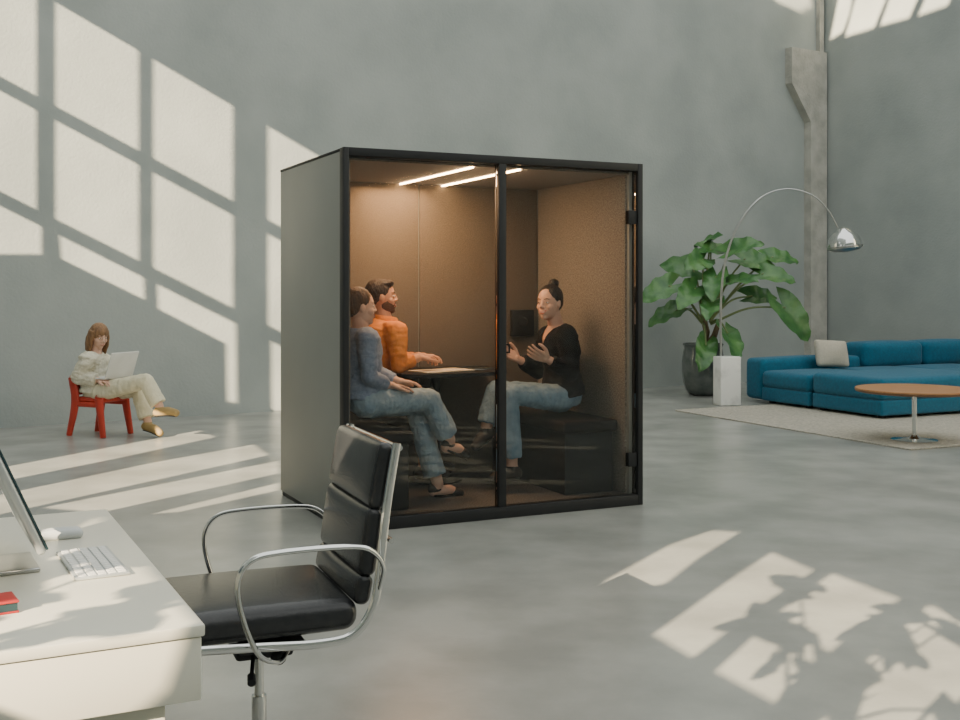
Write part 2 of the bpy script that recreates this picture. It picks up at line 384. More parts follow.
def person(label, J, skin, top_m, pants_m, shoe_m, hair_m, hair, s=1.09, male=False, pant_w=1.0, sleeve=1.0, bare=False, collar=False, beard=False, sole=None, smile=True, bulk=1.0, vneck=False, cap=True):
    base = V(J['base']); root = thing('person', label, 'person', base)
    up_t = (J['neck']-J['pelvis']).normalized()
    side = (J['shl'][0]-J['shl'][1]); side = (side-up_t*side.dot(up_t)).normalized()
    k = s*(1.08 if male else 1.0)
    mid = [J['pelvis'].lerp(J['chest'], .5)+J.get('bow', V((0, 0, 0))), J['chest'], J['chest'].lerp(J['neck'], .55), J['chest'].lerp(J['neck'], .8)]
    c, f, u = J['head'], J['f'].normalized(), J.get('u', V((0, 0, 1)))
    u = (u-f*u.dot(f)).normalized(); sd = f.cross(u); ax = [sd, f, u]
    def H(a, b_, z): return c+(sd*a+f*b_+u*z)*s
    P0 = J['pelvis']
    def torso(bm, e, low=True):
        first = [(P0-up_t*.06*s, (.13*k)+e, (.10*k)+e), (P0, .155*k+e, .115*k+e)] if low else [(P0-up_t*.005*s, .168*k+e, .128*k+e), (P0+up_t*.05*s, .158*k+e, .12*k+e)]
        data = first + [(mid[0], .130*k+e, .100*k+e), (mid[1], .150*k+e, .112*k+e),
                (mid[2], .150*k+e, .098*k+e), (mid[3], .105*k+e, .075*k+e), (J['neck'], .06*k+e*.5, .058*k+e*.5)]
        rings(bm, data, side)
    def arms(bm, e, cut=0, cuff=0):
        for i in (0, 1):
            a, b_, w = J['shl'][i], J['elb'][i], J['wri'][i]
            w2 = w.lerp(b_, cut) if cut else w
            limb(bm, [a-side*(1 if i == 0 else -1)*.03*s, a, a.lerp(b_, .4), b_, b_.lerp(w, .35), w2], [x*k+e for x in (.058, .058, .047, .038, .037, .026+cuff)], lastball=not cut)
            limb(bm, [mid[1].lerp(mid[2], .7), a], [.07*k+e, .056*k+e])
    def legs(bm, e, wide=1.0, cut=0.0, ankle_r=.036):
        for i in (0, 1):
            a, b_, w = J['hip'][i], J['kne'][i], J['ank'][i]
            w2 = w.lerp(b_, cut)
            limb(bm, [a, a.lerp(b_, .35), b_, b_.lerp(w, .3), b_.lerp(w, .65), w2],
                 [.082*k+e, .072*k+e, .053*k*max(1, wide*.92)+e, .051*k*wide+e, (.044 if wide == 1 else .052)*k*wide+e, (ankle_r if wide == 1 else .054)*k*wide+e], lastball=not cut)
    # body
    bm = B(); torso(bm, 0); arms(bm, 0); legs(bm, 0)
    limb(bm, [J['neck']-up_t*.02*s, J['neck'].lerp(c, .4)-f*.01*s, H(0, -.012, -.04)], [.053*k, .048*k, .050*k])
    ell(bm, H(0, -.008, .015), (.072*s, .094*s, .1*s), ax)
    ell(bm, H(0, .020, -.042), (.056*s, .066*s, .066*s), ax); ell(bm, H(0, .058, -.088), (.023*s, .023*s, .021*s), ax)
    ell(bm, H(0, .062, .028), (.050*s, .021*s, .018*s), ax)
    for q in (-1, 1):
        ell(bm, H(q*.034, .046, -.026), (.026*s, .030*s, .028*s), ax)
        ell(bm, H(q*.073, -.006, -.005), (.009*s, .017*s, .028*s), ax)
    limb(bm, [H(0, .080, .022), H(0, .088, -.002), H(0, .096, -.022)], [.008*s, .009*s, .0105*s], 10)
    for q in (-1, 1): ell(bm, H(q*.011, .088, -.025), (.008*s, .010*s, .007*s), ax)
    ell(bm, H(0, .076, -.055), (.026*s, .014*s, .018*s), ax)
    for i in (0, 1): hand(bm, J['wri'][i], J['hd'][i], J['hn'][i], J['ht'][i], J.get('curl', (.5, .5))[i], s*(1.08 if male else 1))
    for i in (0, 1):
        a, tdir = J['ank'][i], (J['toe'][i]-J['ank'][i])
        tt = J['toe'][i]; heel = a-V((0, 0, .045*s))-V((tdir.x, tdir.y, 0)).normalized()*.03*s
        limb(bm, [a, heel, a.lerp(tt, .5)-V((0, 0, .008)), tt], [.036*s, .032*s, .033*s, .022*s])
    organic('body', bm, skin, root, .0042*s, 2, base=base)
    # top
    bm = B(); torso(bm, .014*s*bulk, False); arms(bm, .012*s*sleeve, J.get('cut', .12), .008*(sleeve-1))
    ff = V((f.x, f.y, 0)).normalized(); NK = J['neck']
    def vcut(p):
        r_ = p-NK; hgt = r_.dot(up_t); dp = .15 if not male else .09
        return r_.dot(ff) > 0 and hgt > -dp and abs(r_.dot(side)) < .055*(hgt+dp)/.12
    organic('top', bm, top_m, root, .0075, 3, .007*sleeve, 9, base=base, stretch=(1, 1, 2.2), cut=vcut if vneck else None)
    # trousers
    bm = B()
    rings(bm, [(P0-up_t*.07*s, .13*k, .10*k), (P0-up_t*.01*s, .163*k, .122*k), (P0+up_t*.04*s, .150*k, .115*k)], side)
    for i in (0, 1): limb(bm, [P0-up_t*.01*s, J['hip'][i]], [.092*k, .092*k])
    legs(bm, .011*s, pant_w, .12)
    organic('trousers', bm, pants_m, root, .0075, 3, .0075, 9, base=base, stretch=(2.4, 2.4, 1))
    # shoes
    for i in (0, 1):
        a, tt = J['ank'][i], J['toe'][i]; fd = V((tt.x-a.x, tt.y-a.y, tt.z-a.z+.05*s)).normalized() if not bare else (tt-a).normalized()
        bm = B(); heel = a-V((0, 0, .05*s))-fd*.035*s
        if not bare:
            limb(bm, [a-V((0, 0, .02*s)), heel, a.lerp(tt, .5)-V((0, 0, .012*s)), tt], [.042*s, .040*s, .042*s, .034*s])
        else:
            limb(bm, [heel+V((0, 0, .006)), a.lerp(tt, .5)-V((0, 0, .022*s)), a.lerp(tt, .8)-V((0, 0, .004)), tt], [.036*s, .025*s, .034*s, .028*s])
        sh = organic('shoe', bm, shoe_m, root, .007, 2, base=base)
        bm = B(); tube(bm, [heel-V((0, 0, .032*s)), a.lerp(tt, .5)-V((0, 0, .045*s)), tt-V((0, 0, .026*s))], [(.036*s, .010*s), (.038*s, .009*s), (.030*s, .008*s)], 16, side=fd.cross(V((0, 0, 1))))
        for v in bm.verts: v.co -= base
        obj('shoe_sole', bm, sole or M['sole'], sh)
    # hair
    bm = B()
    if cap:
        ell(bm, H(0, -.022, .036), (.080*s, .096*s, .088*s), ax)
        ell(bm, H(0, -.045, .005), (.074*s, .062*s, .070*s), ax)
        ell(bm, H(0, -.030, .010), (.081*s, .060*s, .055*s), ax)
    hair(bm, H, s, ax)
    organic('hair', bm, hair_m, root, .005, 3, .0025, 60, base=base, stretch=(1, 1, .3))
    # face
    for q in (-1, 1):
        bm = B(); ell(bm, H(q*.029, .0755, .004)-base, (.011*s, .007*s, .0048*s), ax, 2); e = obj('eye', bm, M['eye'], root)
        bm = B(); ell(bm, H(q*.029, .0800, .004)-base, (.0046*s, .0035*s, .0046*s), ax, 2); obj('iris', bm, M['iris'], e)
        bm = B(); tube(bm, [H(q*.013, .0835, .024)-base, H(q*.029, .0810, .029)-base, H(q*.045, .069, .025)-base], [.002*s, .0026*s, .0016*s], 8); obj('eyebrow', bm, hair_m, root)
    w_ = .028 if smile else .02
    up_ = .009 if smile else 0
    def lipline(dz, r):
        bm = B(); tube(bm, catmull([H(-w_, .076, -.052+up_)-base, H(-.012, .0875, -.057+dz)-base, H(0, .0905, -.0585+dz)-base, H(.012, .0875, -.057+dz)-base, H(w_, .076, -.052+up_)-base], 4), [.0016*s]+[r*s]*15+[.0016*s], 8)
        obj('lips', bm, M['lip'], root)
    if smile:
        lipline(.004, .0026); lipline(-.007, .0032)
        bm = B(); ell(bm, H(0, .0858, -.057)-base, (.020*s, .006*s, .0052*s), ax, 2); obj('teeth', bm, M['teeth'], root)
    else: lipline(0, .0042)
    if beard:
        bm = B(); ell(bm, H(0, .020, -.042), (.0605*s, .0695*s, .0695*s), ax); ell(bm, H(0, .058, -.088), (.0275*s, .0265*s, .0245*s), ax)
        limb(bm, [H(-.022, .078, -.046), H(0, .088, -.041), H(.022, .078, -.046)], [.005*s, .006*s, .005*s], 10)
        def bcut(p):
            r_ = (p-c)/s; a_, b_, z_ = r_.dot(sd), r_.dot(f), r_.dot(u)
            thr = -.052+max(0, .07-b_)*.75
            if b_ > .066 and z_ > -.052 and z_ < -.034 and abs(a_) < .028: return False
            if b_ > .07 and abs(a_) < .022 and z_ > -.068: return True
            return z_ > thr or b_ < -.01
        organic('beard', bm, M['stubble'], root, .004, 1, .0006, 60, base=base, cut=bcut)
    if collar:
        n_ = J['neck']; fw = V((f.x, f.y, 0)).normalized()
        for sgn in (-1, 1):
            bm = B(); pts = []
            for q in range(9):
                a = PI/2+.35+ (PI-.45)*q/8
                pts.append(n_+side*sgn*math.sin(a-PI/2)*.078*k*1.0-fw*math.cos(a-PI/2+PI)*.074*k*1.0+V((0, 0, .012-.03*(1-q/8)))-base)
            tube(bm, pts, [(.022*s, .005*s)]*9, 8, side=(0, 0, 1)); obj('collar', bm, top_m, root)
    return root
Z = V((0, 0, 1))
# woman, left front
yl = .40
J = dict(base=pod(.55, yl, .067), pelvis=L(361, 397, yl), chest=L(362, 350, yl), neck=L(361, 328, yl), head=L(360, 307, yl), f=ux*.97-uy*.05+Z*.02,
    shl=[L(368, 339, yl-.175), L(364, 339, yl+.175)], elb=[L(369, 377, yl-.2), L(377, 374, yl+.2)], wri=[L(388, 385, yl-.1), L(397, 381, yl+.1)],
    hip=[L(366, 403, yl-.1), L(366, 403, yl+.1)], kne=[L(429, 399, yl-.04), L(415, 405, yl+.10)], ank=[L(450, 440, yl-.02), L(438, 484, yl+.08)],
    toe=[L(466, 455, yl-.03), L(460, 493, yl+.07)], hd=[ux*.9-Z*.12, ux*.9-Z*.1-uy*.2], hn=[-Z, -Z], ht=[-1, 1], curl=(.3, .35))
def hair_bun_low(bm, H, s, ax):
    ell(bm, H(0, -.10, -.02), (.036*s, .032*s, .036*s), ax)
    ell(bm, H(0, -.02, .07), (.07*s, .08*s, .055*s), ax)
person('woman in grey-blue top and light jeans sitting cross-legged nearest the booth glass', J, M['skin2'], M['bluetop'], M['denim'], M['sole'], M['hair_mid'], hair_bun_low, pant_w=1.15, bare=True, s=1.04)
# man
ym = .93
J = dict(base=pod(.6, ym, .067), pelvis=L(364, 393, ym), chest=L(380, 345, ym), neck=L(385, 319, ym), head=L(382, 297, ym), f=ux*.95-uy*.3+Z*.04,
    shl=[L(396, 332, ym-.20), L(386, 331, ym+.20)], elb=[L(399, 365, ym-.23), L(403, 362, ym+.2)], wri=[L(418, 358, ym-.12), L(419, 356, ym+.08)],
    hip=[L(368, 397, ym-.1), L(368, 397, ym+.1)], kne=[L(428, 398, ym-.1), L(428, 396, ym+.1)], ank=[L(424, 466, ym-.1), L(430, 460, ym+.1)],
    toe=[L(445, 474, ym-.12), L(450, 468, ym+.08)], hd=[ux*.9+uy*.35, ux*.9-uy*.3], hn=[-Z, -Z], ht=[-1, 1], curl=(.7, .6), cut=.35)
def hair_short(bm, H, s, ax):
    ell(bm, H(0, .0, .085), (.066*s, .083*s, .034*s), ax)
    ell(bm, H(.01, .045, .090), (.046*s, .036*s, .024*s), ax)
person('bearded man in orange shirt leaning on the booth table', J, M['skin'], M['orange'], M['blackpants'], M['sole'], M['hair_dark'], hair_short, male=True, sleeve=1.25, collar=True, beard=True, vneck=True, s=1.03)
# woman right
yr = .52
J = dict(base=pod(1.4, yr, .067), pelvis=L(563, 394, yr), chest=L(560, 348, yr), neck=L(556, 325, yr), head=L(549, 303, yr), f=-ux*.85-uy*.5,
    shl=[L(567, 336, yr-.175), L(548, 336, yr+.175)], elb=[L(571, 374, yr-.22), L(538, 371, yr+.24)], wri=[L(549, 360, yr-.2), L(520, 360, yr+.2)],
    hip=[L(560, 398, yr-.09), L(560, 398, yr+.09)], kne=[L(508, 394, yr-.08), L(496, 390, yr+.12)], ank=[L(512, 466, yr-.08), L(486, 428, yr+.10)],
    toe=[L(494, 478, yr-.1), L(476, 446, yr+.08)], hd=[-ux*.85+Z*.35, -ux*.75+Z*.4], hn=[uy*.6+Z*.5, -uy*.6+Z*.4], ht=[-1, 1], curl=(.35, .4))
def hair_topbun(bm, H, s, ax):
    ell(bm, H(0, -.060, .128), (.036*s, .036*s, .032*s), ax)
    ell(bm, H(0, -.03, .055), (.070*s, .082*s, .066*s), ax)
person('smiling woman in black sweater and jeans gesturing on the right booth bench', J, M['skin2'], M['blacktop'], M['denim2'], M['sole'], M['hair_black'], hair_topbun, pant_w=1.1, sleeve=1.3, vneck=True, s=1.06)
# girl on red chair
fg = V((.9, -.43, 0)).normalized(); ng = V((.43, .9, 0)).normalized(); G = V((-3.76, 10.95, 0)); GR = math.atan2(fg.y, fg.x)
def LG(px, py, y=0): return PL(px, py, G+ng*y, ng)
J = dict(base=G+fg*.3, pelvis=LG(97, 391), chest=LG(92, 366), neck=LG(96, 352), head=LG(99, 336), f=fg*.8-Z*.28-ng*.25,
    shl=[LG(88, 361, -.17), LG(103, 361, .17)], elb=[LG(77, 377, -.21), LG(110, 377, .22)], wri=[LG(99, 380, -.14), LG(118, 378, .12)],
    hip=[LG(100, 392, -.09), LG(104, 392, .09)], kne=[LG(146, 381, -.05), LG(138, 389, .10)], ank=[LG(160, 407, -.02), LG(148, 422, .08)],
    toe=[LG(176, 413, -.03), LG(160, 433, .07)], hd=[fg*.9-Z*.1, fg*.9-Z*.1], hn=[-Z, -Z], ht=[-1, 1], curl=(.5, .5))
def hair_long(bm, H, s, ax):
    ell(bm, H(0, -.012, .035), (.084*s, .097*s, .089*s), ax)
    for q in (-1, 1):
        tube(bm, [H(q*.066, -.014, .05), H(q*.082, -.012, -.02), H(q*.086, -.008, -.09), H(q*.076, .004, -.175)], [(.050*s, .026*s), (.052*s, .024*s), (.050*s, .022*s), (.032*s, .013*s)], 16, side=ax[1])
    tube(bm, [H(0, -.07, .03), H(0, -.088, -.05), H(0, -.088, -.11), H(0, -.080, -.17)], [(.07*s, .04*s), (.08*s, .036*s), (.08*s, .034*s), (.07*s, .02*s)], 16, side=ax[0])
person('woman in cream sweater and trousers with a laptop on the red chair', J, M['skin2'], M['cream'], M['cream2'], M['gold'], M['hair_brown'], hair_long, pant_w=1.2, sleeve=2.2, s=1.05, smile=False, bulk=2.0, cap=False)
# laptop
lp = thing('laptop', 'silver laptop open on the lap of the woman in cream', 'laptop', LG(110, 378), GR)
bm = B(); box(bm, -.13, .11, -.18, .18, 0, .014, .004); obj('keyboard_base', bm, M['whiteplastic'], lp)
bm = B(); rbox(bm, (.155, 0, .135), (.012, .37, .26), .005, mtx=Matrix.Rotation(.34, 3, 'Y')); ld = obj('lid', bm, M['whiteplastic'], lp, label='pale laptop lid')
bm = B(); rbox(bm, (.147, 0, .135), (.002, .34, .23), .0009, mtx=Matrix.Rotation(.34, 3, 'Y')); obj('screen', bm, M['screen'], ld)
# red chair
rc = thing('lounge_chair', 'glossy red wooden chair under the woman in cream', 'chair', G+fg*.05, GR)
bm = B(); rbox(bm, (.0, 0, .355), (.36, .34, .05), .02); obj('seat', bm, M['redwood'], rc)
bm = B(); rbox(bm, (-.215, 0, .49), (.04, .36, .20), .018, mtx=Matrix.Rotation(-.18, 3, 'Y')); obj('backrest', bm, M['redwood'], rc)
for q in (-1, 1):
    for xx, x2, zt in ((-.17, -.24, .57), (.14, .20, .37)):
        bm = B(); tube(bm, catmull([(x2, q*.185, 0), (xx, q*.175, .33), (xx-(.04 if xx < 0 else 0), q*.175, zt)], 4), [(.032+.018*min(1, i/4), .022) for i in range(9)], 14, side=(1, 0, 0)); obj('leg', bm, M['redwood'], rc)
    bm = B(); rbox(bm, (0, q*.172, .31), (.32, .035, .05), .014); obj('side_rail', bm, M['redwood'], rc)
# ------------------------------------------------------------------ desk
DR = math.atan2(.45, .893)
DK = thing('office_desk', 'cream lacquered desk with deep drawer body in the left foreground', 'desk', (-.575, 2.33, 0), DR)
bm = B(); box(bm, -.85, 0, 0, 1.38, .695, .72, .004); obj('desktop', bm, M['desk'], DK)
bm = B(); box(bm, -.845, -.006, .006, 1.374, .56, .694, .004); obj('drawer_body', bm, M['desk'], DK)
for x0, x1 in ((-.83, -.43), (-.42, -.02)):
    bm = B(); box(bm, x0, x1, 1.376, 1.384, .575, .69, .002); dr = obj('drawer', bm, M['desk'], DK)
    bm = B(); tube(bm, [((x0+x1)/2-.05, 1.384, .63), ((x0+x1)/2-.05, 1.405, .63), ((x0+x1)/2+.05, 1.405, .63), ((x0+x1)/2+.05, 1.384, .63)], .005); obj('handle', bm, M['steel'], dr)
for yy in (.06, 1.26):
    bm = B(); box(bm, -.8, -.07, yy, yy+.05, .02, .56, .004); box(bm, -.82, -.05, yy-.01, yy+.06, 0, .02, .003); obj('leg', bm, M['desk'], DK)
def dloc(px, py, h=.72): return FL(px, py, h)
# monitor
mo = thing('desktop_computer', 'thin silver desktop computer seen edge-on on the cream desk', 'computer', V((-1.225, 2.80, .72)), DR+.03)
bm = B(); rbox(bm, (0, 0, .275), (.020, .56, .42), .008, mtx=Matrix.Rotation(-.41, 3, 'Y')); hs = obj('housing', bm, M['silver'], mo)
bm = B(); rbox(bm, (.0125, 0, .280), (.006, .55, .41), .002, mtx=Matrix.Rotation(-.41, 3, 'Y')); obj('screen', bm, M['screen'], mo)
bm = B(); tube(bm, [(-.08, 0, .008), (-.10, 0, .13), (-.03, 0, .24)], [(.09, .006)]*3, 12, side=(0, 1, 0)); rbox(bm, (.0, 0, .006), (.20, .2, .011), .004); obj('stand', bm, M['steel'], mo)
# keyboard
kp = dloc(92, 564)
kb = thing('keyboard', 'slim white keyboard in front of the computer on the desk', 'keyboard', V((kp.x, kp.y, .7205)), DR+.03)
bm = B(); box(bm, -.065, .065, -.16, .16, 0, .008, .003); obj('keyboard_body', bm, M['silver'], kb)
k0 = None
for r_ in range(5):
    for c_ in range(14):
        if k0 is None:
            bm = B(); box(bm, -.0095, .0095, -.0095, .0095, 0, .0018, .0006, 1); k0 = obj('key', bm, M['whiteplastic'], kb); kk = k0
        else:
            kk = k0.copy(); C.objects.link(kk); kk.parent = kb
        kk.location = (-.047+r_*.0235, -.145+c_*.0223, .008)
mpos = dloc(61, 538)
ms = thing('computer_mouse', 'rounded pale grey computer mouse beside the keyboard', 'mouse', V((mpos.x, mpos.y, .7205)), DR)
bm = B(); rbox(bm, (0, 0, .012), (.115, .062, .024), .0118, (0, 0, .006)); obj('shell', bm, M['greyplastic'], ms)
bm = B(); box(bm, -.05, .05, -.026, .026, -.0003, .003, .001); obj('base', bm, M['silver'], ms)
npos = dloc(-14, 612)
nb = thing('notebook', 'small red notebook at the near left edge of the desk', 'notebook', V((npos.x, npos.y, .7205)), DR+.1)
bm = B(); box(bm, -.06, .06, -.045, .045, 0, .004, .001); box(bm, -.06, .06, -.045, .045, .022, .026, .001); box(bm, -.06, -.056, -.045, .045, 0, .026, .001); obj('cover', bm, M['redcover'], nb)
bm = B(); box(bm, -.055, .057, -.042, .042, .004, .022); obj('page', bm, M['screen'], nb)
# ------------------------------------------------------------------ office chair
OCR = math.radians(22)
OC = thing('office_chair', 'black leather office chair with chrome arms pulled up to the desk', 'chair', (-.655, 3.30, 0), OCR)
RX = .25
prof = catmull([(-.27, 0, .440), (-.24, 0, .450), (-.05, 0, .440), (.12, 0, .430), (.22, 0, .445), (.278, 0, .52), (.296, 0, .62), (.318, 0, .80), (.348, 0, .98)], 6)
for q in (-1, 1):
    bm = B(); tube(bm, [p+V((0, q*RX, 0)) for p in prof], [(.013, .007)]*len(prof), 12, side=(1, 0, .4)); obj('side_rail', bm, M['chrome'], OC)
    bm = B(); a = catmull([(.04, q*.20, .405), (.0, q*.27, .40), (-.06, q*.305, .44), (-.105, q*.31, .55), (-.115, q*.31, .64), (-.08, q*.31, .695), (0, q*.31, .710), (.17, q*.31, .710), (.25, q*.305, .695), (.297, q*.285, .64), (.294, q*.26, .57)], 6)
    tube(bm, a, [(.009, .0065)]*len(a), 12, side=(0, 1, 0)); obj('armrest', bm, M['chrome'], OC)
bm = B(); rbox(bm, (-.03, 0, .495), (.54, .485, .09), .040, (0, 0, .012), n=8); obj('seat', bm, M['leather'], OC)
def backpad(z0, z1, x0, x1, th, yw=.485):
    a = math.atan2(x1-x0, z1-z0); bm = B()
    rbox(bm, ((x0+x1)/2-.012, 0, (z0+z1)/2), (th, yw, math.hypot(z1-z0, x1-x0)), min(.022, th/2.1), (.010, 0, 0), n=8, mtx=Matrix.Rotation(a, 3, 'Y'))
    return obj('back_cushion', bm, M['leather'], OC)
backpad(.79, .98, .303, .337, .050); backpad(.60, .795, .275, .303, .050); backpad(.52, .605, .257, .275, .048)
bm = B(); tube(bm, [(.358, -.25, .965), (.358, .25, .965)], .008); obj('back_bar', bm, M['chrome'], OC)
bm = B(); tube(bm, [(.332, -.25, .70), (.332, .25, .70)], .008); obj('back_bar', bm, M['chrome'], OC)
bm = B(); box(bm, -.09, .10, -.20, .20, .405, .42, .004); box(bm, -.08, .09, -.07, .07, .345, .406, .012); obj('tilt_mechanism', bm, M['black'], OC)
for ya in (-1, 1):
    bm = B(); tube(bm, [(.03, ya*.06, .375), (.03, ya*.12, .37)], .007); ell(bm, (.03, ya*.135, .37), (.024, .020, .024), sub=2); obj('tilt_knob', bm, M['black'], OC)
bm = B(); tube(bm, [(-.03, -.07, .36), (-.05, -.15, .33)], .006); tube(bm, [(-.05, -.15, .33), (-.055, -.18, .32)], .012); obj('height_lever', bm, M['black'], OC)
bm = B(); tube(bm, [(0, 0, .07), (0, 0, .22)], .022, 20); tube(bm, [(0, 0, .22), (0, 0, .36)], .014, 20); obj('column', bm, M['chrome'], OC)
for k in range(5):
    a = 2*PI*k/5+math.radians(54)-OCR; dx, dy = math.cos(a), math.sin(a)
    bm = B(); tube(bm, [(0, 0, .075), (dx*.13, dy*.13, .06), (dx*.26, dy*.26, .052)], [.022, .014, .009], 12); lg = obj('base_leg', bm, M['chrome'], OC)
    bm = B(); mt = Matrix.Rotation(a, 3, 'Z') @ Matrix.Rotation(PI/2, 3, 'X'); lathe(bm, [(.015, -.014), (.022, -.010), (.022, .010), (.015, .014)], (dx*.26, dy*.26, .0225), 24, mt); obj('caster', bm, M['black'], lg)
# ------------------------------------------------------------------ lounge area
SO = V((4.37, 12.10, 0)); SR = PROT
RUG = V((2.29, 13.06, 0))
rg = thing('rug', 'pale beige woven rug under the blue sofa and round table', 'rug', RUG, SR)
bm = B(); rbox(bm, (2.45, -1.775, .006), (4.9, 3.55, .012), .005, n=2); obj('pile', bm, M['rug'], rg)
bm = B()
for y_ in (-3.545, -.005): tube(bm, [(0, y_, .009), (4.9, y_, .009)], .007, 8)
obj('hem', bm, M['rug'], rg)
sf = thing('modular_sofa', 'low teal-blue modular sofa in the right background', 'sofa', SO+V((0, 0, .014)), SR)
def cush(name, x0, x1, y0, y1, z0, z1, r=.05, puff=(.01, .01, .02)):
    bm = B(); rbox(bm, ((x0+x1)/2, (y0+y1)/2, (z0+z1)/2), (x1-x0, y1-y0, z1-z0), r, puff, n=6); return obj(name, bm, M['blue'], sf)
def seatmod(x0, x1, y0, y1, h=.44):
    cush('seat_base', x0+.005, x1-.005, y0+.005, y1-.005, .03, .20, .025, (.004, .004, 0)); cush('seat_cushion', x0, x1, y0, y1, .192, h, .06, (.014, .014, .02))
    bm = B()
    for a in (x0+.1, x1-.1):
        for b_ in (y0+.1, y1-.1): box(bm, a-.03, a+.03, b_-.03, b_+.03, 0, .03)
    obj('foot', bm, M['black'], sf)
seatmod(0, 1.75, 0, 1.10); seatmod(0, 1.10, 1.14, 2.0, .40); seatmod(1.13, 2.16, 1.14, 2.0, .40); seatmod(2.19, 3.3, 1.14, 2.0, .40); seatmod(1.79, 3.3, 0, 1.10, .42)
cush('backrest', .04, 1.70, 2.02, 2.36, .03, .54, .06)
cush('back_cushion', 1.66, 2.72, 1.93, 2.36, .38, .71, .08, (.01, .03, .02)); cush('backrest', 1.70, 2.74, 2.10, 2.38, .03, .62, .05)
cush('back_cushion', 2.74, 3.80, 1.93, 2.36, .38, .71, .08, (.01, .03, .02)); cush('backrest', 2.76, 3.83, 2.10, 2.38, .03, .62, .05)
pw = thing('throw_pillow', 'beige square throw pillow leaning on the blue sofa back', 'pillow', SO+ux*1.00+uy*1.84+V((0, 0, .440)), SR)
bm = B(); rbox(bm, (0, 0, .17), (.50, .08, .34), .035, (0, .06, 0), n=8, mtx=Matrix.Rotation(-.26, 3, 'X') @ Matrix.Rotation(.06, 3, 'Y')); obj('pillow_cover', bm, M['beige'], pw)
# coffee table
ct = thing('coffee_table', 'round wooden coffee table with chrome pedestal on the rug', 'table', V((4.07, 10.43, .014)), 0)
bm = B(); lathe(bm, [(.50, .448), (.525, .455), (.53, .466), (.53, .472)], seg=64); obj('tabletop_edge', bm, M['woodedge'], ct)
bm = B(); lathe(bm, [(.53, .4722), (.53, .482), (.526, .486)], seg=64); obj('tabletop', bm, M['wood'], ct, angle=30)
bm = B(); tube(bm, [(0, 0, .02), (0, 0, .42)], .022, 20); lathe(bm, [(.03, .41), (.06, .43), (.16, .447)], seg=40); obj('pedestal', bm, M['chrome'], ct)
bm = B(); lathe(bm, [(.21, 0), (.21, .006), (.13, .014), (.05, .028), (.025, .05)], seg=40)
obj('pedestal_foot', bm, M['chrome'], ct)
# arc lamp
AB = FL(727, 405)
al = thing('arc_floor_lamp', 'tall arching chrome floor lamp with white marble block base', 'lamp', AB, .3)
bm = B(); box(bm, -.14, .14, -.10, .10, 0, .60, .012, 3); obj('base', bm, M['marble'], al)
zz = lambda py: CH+(HY-py)*13.74/F
def AX(px, py): return V(((px-727)*13.74/F*.955, -(px-727)*13.74/F*.295, zz(py)))
apts = catmull([AX(721, 356), AX(721, 300), AX(726, 258), AX(740, 222), AX(762, 197), AX(787, 189), AX(812, 195), AX(828, 210), AX(838, 228)], 8)
bm = B(); n1 = int(len(apts)*.5); tube(bm, apts[:n1+1], .015, 12); obj('pole', bm, M['steel'], al)
bm = B(); tube(bm, apts[n1:], .009, 12); obj('arc_arm', bm, M['steel'], al)
sc = AX(845, 242); tl = Matrix.Rotation(-.12, 3, 'Y')
prof_ = [(.03, .215), (.06, .205)] + [(.205*math.sin(PI/2*k/10), .20*math.cos(PI/2*k/10)) for k in range(3, 11)] + [(.19, -.002), (.18, .02), (.1, .12), (.02, .15)]
bm = B(); lathe(bm, prof_, sc+V((0, 0, -.04)), 40, tl); sh = obj('lamp_shade', bm, M['chrome'], al)
bm = B(); lathe(bm, [(.205, 0), (.215, -.004), (.215, -.03), (.15, -.07), (.02, -.085)], sc+V((0, 0, -.04)), 40, tl); obj('lower_reflector', bm, M['steel'], sh)
# plant
PP = FL(703, 395); pt = thing('potted_plant', 'large leafy green plant in dark glazed pot beside the arc lamp', 'plant', PP)
bm = B(); lathe(bm, [(.14, 0), (.19, .012), (.235, .07), (.268, .18), (.285, .32), (.283, .46), (.268, .58), (.255, .64), (.262, .665), (.275, .685), (.268, .70), (.25, .69), (.245, .64)], seg=48); obj('pot', bm, M['pot'], pt, angle=60)
bm = B(); lathe(bm, [(.243, .60), (.243, .63), (.02, .645)], seg=32); obj('soil', bm, M['soil'], pt)
bm = B(); limb(bm, [V((0, 0, .6)), V((.05, 0, .85)), V((.0, .02, 1.1))], [.05, .045, .035]); limb(bm, [V((.02, 0, .6)), V((.14, -.05, .8)), V((.22, 0, 1.0))], [.045, .04, .03]); obj('trunk', bm, M['trunk'], pt)
def leaf(bm, tip_c, out, nrm, ln, wd, droop=.3, wav=.012):
    out = out.normalized(); nrm = (nrm-out*nrm.dot(out)).normalized(); sd_ = out.cross(nrm)
    n = 14; rows_ = []; ph = random.random()*6; J_ = (-1, -.75, -.4, 0, .4, .75, 1)
    for i in range(n+1):
        t_ = i/n; w_ = wd*2.15*((t_+.03)**.42)*(max(0, 1-t_)**.78+.01)
        cpt = tip_c+out*ln*(t_-.5)-nrm*droop*ln*(t_-.35)**2
        row = []
        for j in J_:
            back_ = -ln*.24*abs(j)*(1-t_)**2*1.6
            row.append(bm.verts.new(cpt+sd_*w_*j*(1+.06*math.sin(i*1.7+ph))+nrm*(.24*abs(j)*w_+wav*abs(j)*math.sin(i*1.4+j*2+ph))+out*back_))
        rows_.append(row)
    for i in range(n):
        for j in range(6): bm.faces.new([rows_[i][j], rows_[i][j+1], rows_[i+1][j+1], rows_[i+1][j]])
